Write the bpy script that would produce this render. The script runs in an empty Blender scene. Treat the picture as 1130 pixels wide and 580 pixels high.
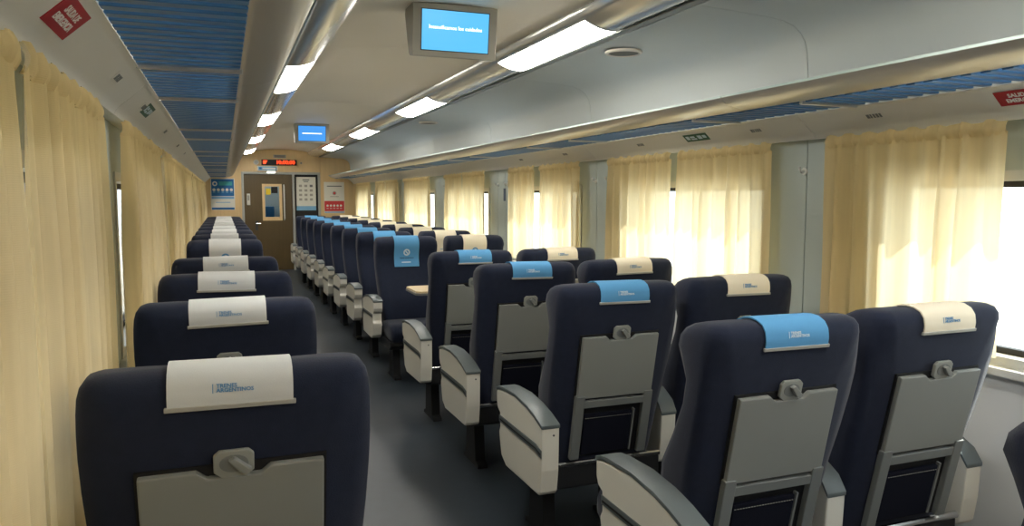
import bpy, bmesh, math, random
from mathutils import Matrix, Vector
random.seed(7)
PI = math.pi
scene = bpy.context.scene
COL = scene.collection

# ---------------------------------------------------------------- camera
CAM_H = 1.45
cam_d = bpy.data.cameras.new('camera'); cam = bpy.data.objects.new('camera', cam_d); COL.objects.link(cam)
cam_d.sensor_width = 36.0; cam_d.lens = 832.0/1130.0*36.0; cam_d.clip_start = 0.02
fwd = Vector((-319/832, 73/832, -1.0)).normalized()          # carriage axis seen in camera axes
up = Vector((0, -fwd.z, fwd.y)).normalized()
rt = fwd.cross(up)
M = Matrix((rt, fwd, up)).to_4x4(); M.translation = (0, 0, CAM_H)
cam.matrix_world = M
scene.camera = cam

# ---------------------------------------------------------------- world, sun, exposure
w = bpy.data.worlds.new('world'); scene.world = w; w.use_nodes = True
bg = w.node_tree.nodes['Background']; bg.inputs[0].default_value = (0.86, 0.93, 1.0, 1); bg.inputs[1].default_value = 4.2
sun_d = bpy.data.lights.new('sun', 'SUN'); sun_d.energy = 11.0; sun_d.angle = math.radians(0.6); sun_d.color = (1, 0.95, 0.86)
sun = bpy.data.objects.new('sun', sun_d); COL.objects.link(sun)
sun.rotation_euler = Vector((-0.53, 0.10, -0.84)).to_track_quat('-Z', 'Y').to_euler()
sun.location = (6, 4, 8)
vs = scene.view_settings
vs.view_transform = 'Standard'; vs.look = 'None'; vs.gamma = 1; vs.use_curve_mapping = False
vs.exposure = 0.22

# ---------------------------------------------------------------- materials
def s2l(c): return tuple(((v/255)/12.92 if v/255 <= 0.04045 else ((v/255+0.055)/1.055)**2.4) for v in c)
MATS = {}
def mat(name, rgb, rough=0.6, metal=0.0, var=0.0, vscale=(8, 8, 8), bump=0.0, bscale=200.0, spec=0.5, coat=0.0, emit=None, sheen=0.0):
    m = bpy.data.materials.new(name); m.use_nodes = True; nt = m.node_tree; N = nt.nodes; L = nt.links
    p = N['Principled BSDF']; c = s2l(rgb)
    p.inputs['Base Color'].default_value = (*c, 1); p.inputs['Roughness'].default_value = rough
    p.inputs['Metallic'].default_value = metal; p.inputs['Specular IOR Level'].default_value = spec
    p.inputs['Coat Weight'].default_value = coat
    if sheen: p.inputs['Sheen Weight'].default_value = sheen
    if emit:
        p.inputs['Emission Color'].default_value = (*s2l(emit[0]), 1); p.inputs['Emission Strength'].default_value = emit[1]
    tc = N.new('ShaderNodeTexCoord')
    if var:
        mp = N.new('ShaderNodeMapping'); mp.inputs['Scale'].default_value = vscale
        nz = N.new('ShaderNodeTexNoise'); nz.inputs['Scale'].default_value = 1.0; nz.inputs['Detail'].default_value = 4
        mx = N.new('ShaderNodeMix'); mx.data_type = 'RGBA'
        mx.inputs['A'].default_value = (*[v*(1-var) for v in c], 1); mx.inputs['B'].default_value = (*[min(1, v*(1+var)) for v in c], 1)
        L.new(tc.outputs['Object'], mp.inputs[0]); L.new(mp.outputs[0], nz.inputs['Vector'])
        L.new(nz.outputs['Fac'], mx.inputs['Factor']); L.new(mx.outputs['Result'], p.inputs['Base Color'])
    if bump:
        n2 = N.new('ShaderNodeTexNoise'); n2.inputs['Scale'].default_value = bscale; n2.inputs['Detail'].default_value = 2
        b = N.new('ShaderNodeBump'); b.inputs['Strength'].default_value = bump; b.inputs['Distance'].default_value = 0.002
        L.new(tc.outputs['Object'], n2.inputs['Vector']); L.new(n2.outputs['Fac'], b.inputs['Height']); L.new(b.outputs[0], p.inputs['Normal'])
    MATS[name] = m
    return m
mat('navy', (33, 39, 57), 0.92, var=0.18, vscale=(40, 40, 40), bump=0.35, bscale=420, spec=0.15, sheen=0.12)
mat('navy_dark', (20, 22, 34), 0.9, bump=0.3, bscale=300, spec=0.15)
mat('tray', (136, 138, 134), 0.42, var=0.05, vscale=(5, 5, 5), bump=0.06, bscale=700)
mat('tray_frame', (118, 121, 120), 0.42)
mat('latch', (146, 148, 142), 0.3)
mat('cream', (224, 222, 212), 0.38, var=0.03, vscale=(6, 6, 6))
mat('pad', (92, 100, 102), 0.42, bump=0.08, bscale=500)
mat('trim_dark', (62, 66, 70), 0.4)
mat('black', (16, 16, 18), 0.6)
mat('under', (26, 27, 30), 0.6)
mat('steel', (190, 190, 190), 0.25, metal=1.0)
mat('cloth_white', (206, 208, 208), 0.85, bump=0.15, bscale=600, spec=0.2)
mat('cloth_cream', (236, 226, 204), 0.85, bump=0.15, bscale=600, spec=0.2)
mat('cloth_blue', (90, 152, 200), 0.8, bump=0.15, bscale=600, spec=0.2)
mat('hem', (170, 168, 160), 0.35)
mat('ink_blue', (86, 140, 184), 0.8)
mat('ink_pale', (206, 222, 232), 0.8)
mat('ink_dark', (24, 52, 92), 0.8)
mat('stitch', (150, 148, 140), 0.8)
mat('wall_paint', (178, 188, 182), 0.5, var=0.02, vscale=(2, 2, 2))
mat('wall_low', (206, 209, 212), 0.45, var=0.03, vscale=(2, 2, 2))
mat('ceil', (234, 226, 212), 0.5, var=0.03, vscale=(1.5, 0.6, 1.5))
mat('cove', (214, 221, 218), 0.40, var=0.02, vscale=(1.5, 0.6, 1.5))
mat('strip', (150, 155, 150), 0.4)
mat('trough', (206, 204, 198), 0.16, metal=0.45)
mat('gap', (14, 14, 14), 0.8)
mat('valance', (226, 222, 213), 0.34, var=0.03, vscale=(2, 1, 2))
mat('rail', (202, 195, 184), 0.32, metal=0.45, var=0.04, vscale=(2, 1, 2))
mat('rail_edge', (196, 216, 210), 0.25)
mat('slat', (66, 120, 178), 0.36)
mat('aluminium', (210, 212, 214), 0.3, metal=0.9)
mat('gasket', (24, 24, 26), 0.6)
mat('frame', (196, 198, 196), 0.35)
mat('sill', (216, 218, 216), 0.3)
mat('floor', (42, 50, 58), 0.42, var=0.22, vscale=(14, 14, 14), bump=0.05, bscale=120)
mat('wood_wall', (226, 196, 146), 0.45, var=0.12, vscale=(26, 26, 1.2))
mat('door_wood', (92, 76, 46), 0.4, var=0.14, vscale=(30, 30, 1.5))
mat('door_frame', (176, 178, 174), 0.35)
mat('red', (168, 24, 38), 0.5)
mat('green', (22, 84, 58), 0.5)
mat('sign_white', (236, 232, 228), 0.6)
mat('poster_white', (232, 230, 222), 0.6)
mat('poster_blue', (34, 110, 176), 0.6)
mat('poster_sky', (130, 182, 220), 0.6)
mat('poster_green', (70, 170, 178), 0.6)
mat('poster_red', (214, 62, 66), 0.6)
mat('poster_ink', (120, 124, 126), 0.6)
mat('table_top', (222, 200, 160), 0.35, var=0.07, vscale=(3, 26, 3))
mat('table_edge', (120, 122, 120), 0.4)
mat('housing', (150, 146, 134), 0.45)
mat('screen', (20, 60, 90), 0.2, emit=((92, 190, 250), 0.95))
mat('screen_ink', (240, 250, 255), 0.4, emit=((245, 252, 255), 1.1))
mat('screen_far', (20, 60, 90), 0.2, emit=((70, 150, 232), 0.95))
mat('led', (120, 20, 10), 0.5, emit=((255, 70, 30), 2.2))
mat('led_pink', (120, 20, 40), 0.5, emit=((255, 50, 90), 2.0))
mat('light', (250, 250, 245), 0.4, emit=((255, 250, 240), 22.0))
mat('light_small', (250, 250, 245), 0.4, emit=((255, 255, 245), 3.0))
mat('grille', (120, 116, 106), 0.6)
mat('yellow', (226, 200, 40), 0.5)
mat('outside_ground', (200, 196, 186), 0.9, var=0.08, vscale=(1, 1, 1))
mat('outside_wall', (140, 136, 146), 0.9, var=0.05, vscale=(1, 1, 1))
mat('beyond', (176, 200, 222), 0.6)
mat('hook_white', (225, 225, 220), 0.3)
mat('sticker_blue', (58, 76, 98), 0.5)

def curtain_material(name, rgb, thru):
    m = bpy.data.materials.new(name); m.use_nodes = True; nt = m.node_tree; N = nt.nodes; L = nt.links
    N.remove(N['Principled BSDF']); out = N['Material Output']
    c = s2l(rgb)
    tc = N.new('ShaderNodeTexCoord'); mp = N.new('ShaderNodeMapping'); mp.inputs['Scale'].default_value = (3, 60, 2.0)
    nz = N.new('ShaderNodeTexNoise'); nz.inputs['Scale'].default_value = 1; nz.inputs['Detail'].default_value = 5
    mx = N.new('ShaderNodeMix'); mx.data_type = 'RGBA'
    mx.inputs['A'].default_value = (*[v*0.84 for v in c], 1); mx.inputs['B'].default_value = (*[min(1, v*1.12) for v in c], 1)
    wv = N.new('ShaderNodeTexWave'); wv.bands_direction = 'Z'; wv.inputs['Scale'].default_value = 90; wv.inputs['Distortion'].default_value = 2.0
    b = N.new('ShaderNodeBump'); b.inputs['Strength'].default_value = 0.12; b.inputs['Distance'].default_value = 0.002
    di = N.new('ShaderNodeBsdfDiffuse'); tr = N.new('ShaderNodeBsdfTranslucent'); tp = N.new('ShaderNodeBsdfTransparent')
    s1 = N.new('ShaderNodeMixShader'); s1.inputs[0].default_value = 0.40
    s2 = N.new('ShaderNodeMixShader'); s2.inputs[0].default_value = 0.06
    L.new(tc.outputs['Object'], mp.inputs[0]); L.new(mp.outputs[0], nz.inputs['Vector']); L.new(nz.outputs['Fac'], mx.inputs['Factor'])
    L.new(tc.outputs['Object'], wv.inputs['Vector']); L.new(wv.outputs['Fac'], b.inputs['Height'])
    mt_ = N.new('ShaderNodeMix'); mt_.data_type = 'RGBA'; ct = s2l(thru)
    mt_.inputs['A'].default_value = (*[v*0.86 for v in ct], 1); mt_.inputs['B'].default_value = (*[min(1, v*1.08) for v in ct], 1)
    L.new(nz.outputs['Fac'], mt_.inputs['Factor'])
    L.new(mx.outputs['Result'], di.inputs['Color']); L.new(mt_.outputs['Result'], tr.inputs['Color'])
    for s in (di, tr): L.new(b.outputs[0], s.inputs['Normal'])
    tp.inputs['Color'].default_value = (*ct, 1)
    L.new(di.outputs[0], s1.inputs[1]); L.new(tr.outputs[0], s1.inputs[2])
    L.new(s1.outputs[0], s2.inputs[1]); L.new(tp.outputs[0], s2.inputs[2]); L.new(s2.outputs[0], out.inputs[0])
    MATS[name] = m
curtain_material('curtain', (231, 204, 148), (251, 238, 206))
def glass_material(name, tint):
    m = bpy.data.materials.new(name); m.use_nodes = True; nt = m.node_tree; N = nt.nodes; L = nt.links
    N.remove(N['Principled BSDF']); out = N['Material Output']
    tp = N.new('ShaderNodeBsdfTransparent'); tp.inputs[0].default_value = (*tint, 1)
    gl = N.new('ShaderNodeBsdfGlossy'); gl.inputs['Roughness'].default_value = 0.03
    lf = N.new('ShaderNodeLayerWeight'); lf.inputs[0].default_value = 0.5
    pw = N.new('ShaderNodeMath'); pw.operation = 'POWER'; pw.inputs[1].default_value = 5.0; L.new(lf.outputs['Facing'], pw.inputs[0])
    lw = N.new('ShaderNodeMath'); lw.operation = 'MULTIPLY_ADD'; lw.inputs[1].default_value = 0.9; lw.inputs[2].default_value = 0.04; L.new(pw.outputs[0], lw.inputs[0])
    s = N.new('ShaderNodeMixShader'); L.new(lw.outputs[0], s.inputs[0]); L.new(tp.outputs[0], s.inputs[1]); L.new(gl.outputs[0], s.inputs[2])
    L.new(s.outputs[0], out.inputs[0]); MATS[name] = m
glass_material('glass', (0.93, 0.96, 0.95))

# ---------------------------------------------------------------- mesh helpers
class MB:
    def __init__(s): s.v = []; s.f = []
    def box(s, x0, x1, y0, y1, z0, z1):
        o = len(s.v)
        s.v += [(x, y, z) for z in (z0, z1) for y in (y0, y1) for x in (x0, x1)]
        s.f += [tuple(o+i for i in q) for q in ((0, 2, 3, 1), (4, 5, 7, 6), (0, 1, 5, 4), (2, 6, 7, 3), (0, 4, 6, 2), (1, 3, 7, 5))]
        return s
    def prism(s, pts, a0, a1, axis='y'):
        """closed outline pts extruded a0..a1; axis y: pts are (x,z); axis x: pts are (y,z); axis z: pts are (x,y)"""
        o = len(s.v); n = len(pts)
        for a in (a0, a1):
            for p, q in pts: s.v.append({'y': (p, a, q), 'x': (a, p, q), 'z': (p, q, a)}[axis])
        s.f += [(o+i, o+(i+1) % n, o+n+(i+1) % n, o+n+i) for i in range(n)]
        s.f += [tuple(o+i for i in range(n)), tuple(o+n+i for i in reversed(range(n)))]
        return s
    def loft(s, rings, closed=True, caps=True):
        o = len(s.v); n = len(rings[0])
        for r in rings: s.v += list(r)
        for k in range(len(rings)-1):
            for i in range(n if closed else n-1):
                j = (i+1) % n
                s.f.append((o+k*n+i, o+k*n+j, o+(k+1)*n+j, o+(k+1)*n+i))
        if caps and closed:
            s.f.append(tuple(o+i for i in reversed(range(n)))); e = o+(len(rings)-1)*n; s.f.append(tuple(e+i for i in range(n)))
        return s
    def tube(s, path, r, n=8):
        rings = []
        for i, p in enumerate(path):
            p = Vector(p); a = Vector(path[max(i-1, 0)]); b = Vector(path[min(i+1, len(path)-1)]); d = (b-a).normalized()
            u = d.orthogonal().normalized(); w_ = d.cross(u)
            rings.append([tuple(p+r*(math.cos(t)*u+math.sin(t)*w_)) for t in [2*PI*k/n for k in range(n)]])
        return s.loft(rings)
    def disc(s, c, r, axis, h, n=20):
        cx, cy, cz = c
        pts = [(r*math.cos(2*PI*k/n), r*math.sin(2*PI*k/n)) for k in range(n)]
        if axis == 'y': return s.prism([(cx+a, cz+b) for a, b in pts], cy, cy+h, 'y')
        if axis == 'z': return s.prism([(cx+a, cy+b) for a, b in pts], cz, cz+h, 'z')
        return s.prism([(cy+a, cz+b) for a, b in pts], cx, cx+h, 'x')
    def mesh(s, name, m, bevel=0.0, smooth=False, seg=2, angle=35):
        me = bpy.data.meshes.new(name); me.from_pydata(s.v, [], s.f)
        bm = bmesh.new(); bm.from_mesh(me); bmesh.ops.recalc_face_normals(bm, faces=bm.faces)
        if bevel:
            es = [e for e in bm.edges if len(e.link_faces) == 2 and e.calc_face_angle(0) > math.radians(30)]
            bmesh.ops.bevel(bm, geom=es, offset=bevel, segments=seg, profile=0.6, affect='EDGES', clamp_overlap=True)
        if smooth:
            for f in bm.faces: f.smooth = True
            for e in bm.edges:
                if len(e.link_faces) == 2 and e.calc_face_angle(0) > math.radians(angle): e.smooth = False
        bm.to_mesh(me); bm.free()
        me.materials.append(MATS[m]); return me
    def build(s, name, m, parent=None, **k): return link(name, s.mesh(name, m, **k), parent)
def link(name, me, parent=None, mtx=None):
    o = bpy.data.objects.new(name, me); COL.objects.link(o)
    if parent is not None: o.parent = parent
    if mtx is not None: o.matrix_local = mtx
    return o
def tag(o, label, cat, group=None):
    o['label'] = label; o['category'] = cat
    if group: o['group'] = group
    return o
def struct(o, label=None):
    o['kind'] = 'structure'
    if label: o['label'] = label
    return o
def thing(name, loc, label, cat, group=None, rz=0):
    o = bpy.data.objects.new(name, None); COL.objects.link(o); o.location = loc; o.rotation_euler = (0, 0, rz); o.empty_display_size = 0.1
    return tag(o, label, cat, group)
def struct_root(name, loc=(0, 0, 0), label=None):
    o = bpy.data.objects.new(name, None); COL.objects.link(o); o.location = loc; return struct(o, label)
def text_mesh(name, txt, size, m, align='CENTER', extrude=0.0004, bold=0.0, spacing=1.0):
    cu = bpy.data.curves.new(name, 'FONT'); cu.body = txt; cu.size = size; cu.align_x = align; cu.align_y = 'CENTER'
    cu.extrude = extrude; cu.offset = bold; cu.space_line = spacing; cu.resolution_u = 2
    o = bpy.data.objects.new(name, cu); COL.objects.link(o)
    dg = bpy.context.evaluated_depsgraph_get(); dg.update()
    me = bpy.data.meshes.new_from_object(o.evaluated_get(dg)); me.name = name
    bpy.data.objects.remove(o); me.materials.clear(); me.materials.append(MATS[m]); return me

# ---------------------------------------------------------------- dimensions
XC = 1.08; HW = 1.45; XL = XC-HW; XR = XC+HW          # carriage centre line and inner wall faces
Y0 = -1.51; Y1 = 15.5                                  # back and end wall
WT = 0.11
BAY = 2.1; WC = [1.64-BAY] + [1.64+BAY*k for k in range(7)]   # window centres
WHW = 0.70; WZ0 = 0.86; WZ1 = 1.54
PIL = [0.59+BAY*k for k in range(8)]                   # pillar centres (bay joints)
BAYS = [Y0] + PIL + [Y1]; BAYS = [b for b in BAYS if b <= Y1-0.05] + [Y1]
ORD = ['first', 'second', 'third', 'fourth', 'fifth', 'sixth', 'seventh', 'eighth', 'ninth', 'tenth']

# ---------------------------------------------------------------- shell
struct(MB().box(XL-WT, XR+WT, Y0-0.1, Y1+0.1, -0.12, 0).build('floor', 'floor'))
ground = struct(MB().box(-40, 42, -40, 60, -1.5, -1.3).build('ground', 'outside_ground'), 'sunlit pale concrete ground outside the windows')
for side, xa, xb in (('left', XL-WT, XL), ('right', XR, XR+WT)):
    mb = MB()
    mb.box(xa, xb, Y0-0.1, Y1+0.1, 0, WZ0); mb.box(xa, xb, Y0-0.1, Y1+0.1, WZ1, 2.5)
    e = [Y0-0.1]
    for c in WC: e += [c-WHW, c+WHW]
    e.append(Y1+0.1)
    for i in range(0, len(e), 2): mb.box(xa, xb, e[i], e[i+1], WZ0, WZ1)
    wall = struct(mb.build('wall_'+side, 'wall_paint'))
    sg = 1 if side == 'right' else -1
    xf = XR if side == 'right' else XL
    lo = lambda d0, d1: (xf-sg*d1, xf-sg*d0) if sg > 0 else (xf+d0, xf+d1)
    # lining below the sill, one panel a bay, and upright pillar panels between the windows
    for a, b in zip(BAYS[:-1], BAYS[1:]):
        x0, x1 = lo(0, 0.012); MB().box(x0, x1, a+0.002, b-0.002, 0.10, WZ0-0.03).build('lining_panel', 'wall_low', wall, bevel=0.002, seg=1)
    for p in PIL:
        hw = BAY/2-WHW-0.02
        for a, b in ((p-hw, p-0.10), (p-0.095, p+0.095), (p+0.10, p+hw)):
            if b > Y1-0.02: continue
            x0, x1 = lo(0, 0.008); MB().box(x0, x1, a, b, WZ0, 1.74).build('pillar_panel', 'wall_paint', wall, bevel=0.002, seg=1)
    x0, x1 = lo(0, 0.02); struct(MB().box(x0, x1, Y0, Y1, 0, 0.10).build('baseboard_'+side, 'trim_dark', bevel=0.004))

wn = 0
for side, xf, sg in (('left', XL, -1), ('right', XR, 1)):
    for c in WC:
        wn += 1
        r = struct_root('window_%d' % wn, (xf, c, WZ0), 'wide carriage window with grey frame and black gasket')
        def bx(mb, d0, d1, y0, y1, z0, z1): return mb.box(min(sg*d0, sg*d1), max(sg*d0, sg*d1), y0, y1, z0, z1)
        H = WZ1-WZ0
        mb = MB(); t = 0.035
        bx(mb, -0.012, 0.05, -WHW, WHW, 0, t); bx(mb, -0.012, 0.05, -WHW, WHW, H-t, H)
        bx(mb, -0.012, 0.05, -WHW, -WHW+t, t, H-t); bx(mb, -0.012, 0.05, WHW-t, WHW, t, H-t)
        mb.build('window_frame', 'frame', r)
        mb = MB(); a = t; t2 = t+0.022
        bx(mb, 0.045, 0.075, -WHW+a, WHW-a, a, t2); bx(mb, 0.045, 0.075, -WHW+a, WHW-a, H-t2, H-a)
        bx(mb, 0.045, 0.075, -WHW+a, -WHW+t2, t2, H-t2); bx(mb, 0.045, 0.075, WHW-t2, WHW-a, t2, H-t2)
        mb.build('gasket', 'gasket', r)
        mb = MB(); bx(mb, 0.056, 0.062, -WHW+t2, WHW-t2, t2, H-t2); mb.build('pane', 'glass', r)
        mb = MB(); bx(mb, -0.045, 0.0, -WHW-0.03, WHW+0.03, -0.03, 0.0); mb.build('window_sill', 'sill', r, bevel=0.006)

# added wall and roof outside the single-seat side, put there to shade it
pb = struct_root('added_shade_building', (-4.6, 5, -1.3), 'added pale wall and roof shading the single-seat windows')
MB().box(-0.3, 0, -24, 24, 0, 4.6).build('shade_wall', 'outside_wall', pb)
MB().box(-0.3, 2.6, -24, 24, 4.6, 4.8).build('shade_canopy', 'outside_wall', pb)

# end wall with the door opening, back wall
DX0, DX1, DZ = 0.37, 1.79, 1.91                         # the frame spans the door and the black panel
mb = MB(); mb.box(XL-WT, DX0, Y1, Y1+0.1, 0, 2.5); mb.box(DX1, XR+WT, Y1, Y1+0.1, 0, 2.5); mb.box(DX0, DX1, Y1, Y1+0.1, DZ, 2.5)
wall_end = struct(mb.build('wall_end', 'wood_wall'))
for a, b, z0, z1 in ((XL, -0.06, 0, 2.2), (-0.055, DX0-0.035, 0, 2.3), (DX0-0.03, 0.78, DZ+0.03, 2.5), (0.785, 1.45, DZ+0.03, 2.5), (1.455, DX1+0.03, DZ+0.03, 2.5), (DX1+0.035, 2.28, 0, 2.4), (2.285, XR, 0, 2.3)):
    MB().box(a, b, Y1-0.012, Y1, z0, z1).build('wood_panel', 'wood_wall', wall_end, bevel=0.002, seg=1)
struct(MB().box(XL-WT, XR+WT, Y0-0.1, Y0, 0, 2.5).build('wall_back', 'wood_wall'))

# ceiling: outer roof with the panels that show under it
roof = struct(MB().box(XL-WT, XR+WT, Y0-0.1, Y1+0.1, 2.5, 2.56).build('ceiling', 'wall_paint'))
def dome(u): return 2.327+0.05*(1-(u/0.505)**2)
def sheet(pts, y0, y1, th=0.006, up=True):
    """thin curved panel: profile points (x,z) thickened upwards"""
    n = len(pts); nr = []
    for i in range(n):
        a = Vector(pts[max(i-1, 0)]); b = Vector(pts[min(i+1, n-1)]); d = (b-a).normalized(); nv = Vector((-d.y, d.x))
        nr.append(Vector(pts[i])+nv*th*(1 if up else -1))
    out = [tuple(p) for p in pts]+[tuple(p) for p in reversed(nr)]
    return MB().prism(out, y0, y1, 'y')
cy = [Y0, 1.81, 4.75, 7.69, 10.63, 13.57, Y1-0.014]
for a, b in zip(cy[:-1], cy[1:]):
    us = [-0.505+1.01*i/16 for i in range(17)]
    sheet([(XC+u, dome(u)) for u in us], a+0.002, b-0.002).build('ceiling_panel', 'ceil', roof, smooth=True)
cove = [(0.765, 2.232), (0.95, 2.224), (1.12, 2.214), (1.20, 2.205), (1.255, 2.188), (1.295, 2.16), (1.32, 2.125), (1.333, 2.08), (1.34, 2.0), (1.36, 1.80)]
for s in (1, -1):
    for a, b in zip(BAYS[:-1], BAYS[1:]):
        b = min(b, Y1-0.014)
        pts = [(XC+s*u, z) for u, z in cove]
        sheet(pts, a+0.002, b-0.002, 0.006, up=(s > 0)).build('cove_panel', 'cove', roof, smooth=True)

# light troughs running the length of the ceiling, green-grey strip and dark gap beside them
tr_prof = [(0.702, 2.242), (0.694, 2.236)]+[(0.68-0.0135*k, 2.2345+1.75*(0.0135*k)**2) for k in range(13)]+[(0.509, 2.290), (0.503, 2.335)]
tn = 0
for s in (1, -1):
    tn += 1
    r = struct_root('trim_%d' % tn, (0, 0, 0), 'glossy light trough along the ceiling')
    for a, b in zip(cy[:-1], cy[1:]):
        sheet([(XC+s*u, z) for u, z in tr_prof], a+0.0015, b-0.0015, 0.004, up=(s < 0)).build('trough', 'trough', r, smooth=True, angle=40)
    MB().box(*sorted((XC+s*0.700, XC+s*0.7175)), Y0, Y1-0.014, 2.262, 2.27).build('shadow_gap', 'gap', r)
    MB().box(*sorted((XC+s*0.7175, XC+s*0.762)), Y0, Y1-0.014, 2.2335, 2.243).build('edge_strip', 'strip', r, bevel=0.002, seg=1)

# ---------------------------------------------------------------- ceiling lights
lp = [(u, z-0.004) for u, z in tr_prof[1:14]]
def ceiling_light(s, y0, y1, label):
    cx = XC+s*0.60
    r = thing('ceiling_light', (cx, (y0+y1)/2, 2.247), label, 'ceiling light', 'light panels in the ceiling troughs')
    L = (y1-y0)/2
    p = [(s*(u-0.60), z-2.247) for u, z in lp]
    sheet(p, -L, L, 0.003, up=(s < 0)).build('diffuser', 'light', r, smooth=True)
    for a in (-L-0.012, L):
        sheet([(q[0], q[1]+0.001) for q in p], a, a+0.012, 0.003, up=(s < 0)).build('end_cap', 'aluminium', r, smooth=True)
    return r
rights = [(0.32, 1.52), (3.26, 4.455), (6.20, 7.40), (9.14, 10.34), (12.08, 13.28)]
lefts = [(-1.1, 0.1), (1.86, 3.06), (4.80, 6.05), (7.72, 8.92), (10.66, 11.86), (13.6, 14.8)]
for i, (a, b) in enumerate(rights):
    ceiling_light(1, a, b, 'white light panel in trough over the twin seats, %s from the end door' % ORD[len(rights)-1-i])
for i, (a, b) in enumerate(lefts):
    ceiling_light(-1, a, b, 'white light panel in trough over the single seats, %s from the end door' % ORD[len(lefts)-1-i])

# round ceiling speakers in the cove over the twin seats
for i, (x, y) in enumerate(((2.02, 3.62), (2.02, 7.72))):
    r = thing('ceiling_speaker', (x, y, 2.216), ['round beige ceiling speaker in the cove, beside the light panel nearer the big screen', 'round beige ceiling speaker in the cove, farther down towards the door'][i], 'speaker', 'ceiling speakers')
    mb = MB(); n = 28
    ring = lambda rad, z: [(rad*math.cos(2*PI*k/n), rad*math.sin(2*PI*k/n), z) for k in range(n)]
    mb.loft([ring(0.100, 0.004), ring(0.098, -0.006), ring(0.086, -0.010), ring(0.078, -0.004)], caps=False)
    mb.build('rim', 'ceil', r, smooth=True)
    MB().disc((0, 0, -0.005), 0.079, 'z', 0.004, 28).build('grille', 'grille', r)

# ---------------------------------------------------------------- valances under the racks (trim), with signs
val = [(1.288, 1.808), (1.296, 1.806), (1.305, 1.797), (1.34, 1.764), (1.372, 1.737), (1.386, 1.722), (1.392, 1.708), (1.405, 1.706), (1.448, 1.712)]
for s in (1, -1):
    tn += 1
    r = struct_root('trim_%d' % tn, (0, 0, 0), 'white valance panel above the curtains')
    for a, b in zip(BAYS[:-1], BAYS[1:]):
        b = min(b, Y1-0.014)
        sheet([(XC+s*u, z) for u, z in val], a+0.0015, b-0.0015, 0.004, up=(s > 0)).build('valance_panel', 'valance', r, smooth=True)

VA = math.atan2(1.797-1.737, 1.372-1.305)               # slope of the flat of the valance
def on_valance(s, y, t):
    """matrix of a frame lying on the valance: local x along the carriage as one reads it, local z out of the face"""
    a = Vector((XC+s*1.305, 0, 1.797)); b = Vector((XC+s*1.372, 0, 1.737)); p = a.lerp(b, t); p.y = y
    upv = (a-b).normalized(); xv = Vector((0, -s, 0)); nv = xv.cross(upv)
    m = Matrix((xv, upv, nv)).transposed().to_4x4(); m.translation = p+nv*0.001; return m
def plate(name, wd, ht, m, th=0.0015): return MB().box(-wd/2, wd/2, -ht/2, ht/2, 0, th).mesh(name, m)
def valance_sign(name, s, y, t, wd, ht, m, label, lines=None, marks=0):
    mt = on_valance(s, y, t)
    r = thing(name, (0, 0, 0), label, 'sign', None); r.matrix_world = mt
    link('plate', plate('plate', wd, ht, m), r)
    if lines:
        link('lettering', text_mesh('lettering', lines[0], lines[1], 'sign_white', bold=0.0006), r, Matrix.Translation((0, 0, 0.002)))
    return r
valance_sign('emergency_sign', 1, 1.705, 0.42, 0.19, 0.062, 'red', 'red sign with white lettering above the twin-seat window with an uncovered pane', ('SALIDA DE\nEMERGENCIA', 0.022))
valance_sign('emergency_sign', -1, 1.585, 0.42, 0.19, 0.068, 'red', 'red sign with white lettering on the valance above the single-seat curtains', ('SALIDA DE\nEMERGENCIA', 0.022))
def direction_sign(s, y, label):
    r = valance_sign('direction_sign', s, y, 0.42, 0.21, 0.05, 'green', label)
    for k, (x0, x1, z0, z1) in enumerate(((-0.09, -0.06, -0.012, 0.014), (-0.05, -0.01, 0.0, 0.012), (-0.05, 0.0, -0.014, -0.004), (0.015, 0.05, -0.012, 0.013), (0.06, 0.09, -0.008, 0.012))):
        link('pictogram', MB().box(x0, x1, z0, z1, 0.0015, 0.002).mesh('pictogram', 'ink_pale'), r)
direction_sign(1, 3.51, 'small dark green sign on the valance above the twin-seat curtains')
direction_sign(-1, 3.16, 'small dark green sign on the valance above the single-seat curtains')
pl = MB(); 
for x0, x1 in ((-0.036, -0.022), (-0.019, -0.010), (-0.004, 0.006), (0.010, 0.022), (0.026, 0.036)): pl.box(x0, x1, -0.010, 0.010, 0.0, 0.0006)
num_me = pl.mesh('marking', 'poster_ink')
for s in (1, -1):
    for k, y in enumerate((2.31, 3.02, 4.1, 5.2, 6.1)):
        r = thing('seat_number_plate', (0, 0, 0), 'small seat number plate on valance, %s window from door, %s side, %s half' % (ORD[6-round((y-1.64)/BAY)], 'twin-seat' if s > 0 else 'single-seat', 'nearer' if y > 1.64+BAY*round((y-1.64)/BAY) else 'farther'), 'plate', 'seat number plates over the %s seats' % ('twin' if s > 0 else 'single'))
        r.matrix_world = on_valance(s, y, 0.45)
        link('plate', plate('plate', 0.11, 0.032, 'valance', 0.001), r); link('marking', num_me, r, Matrix.Translation((0, 0, 0.0012)))

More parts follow.
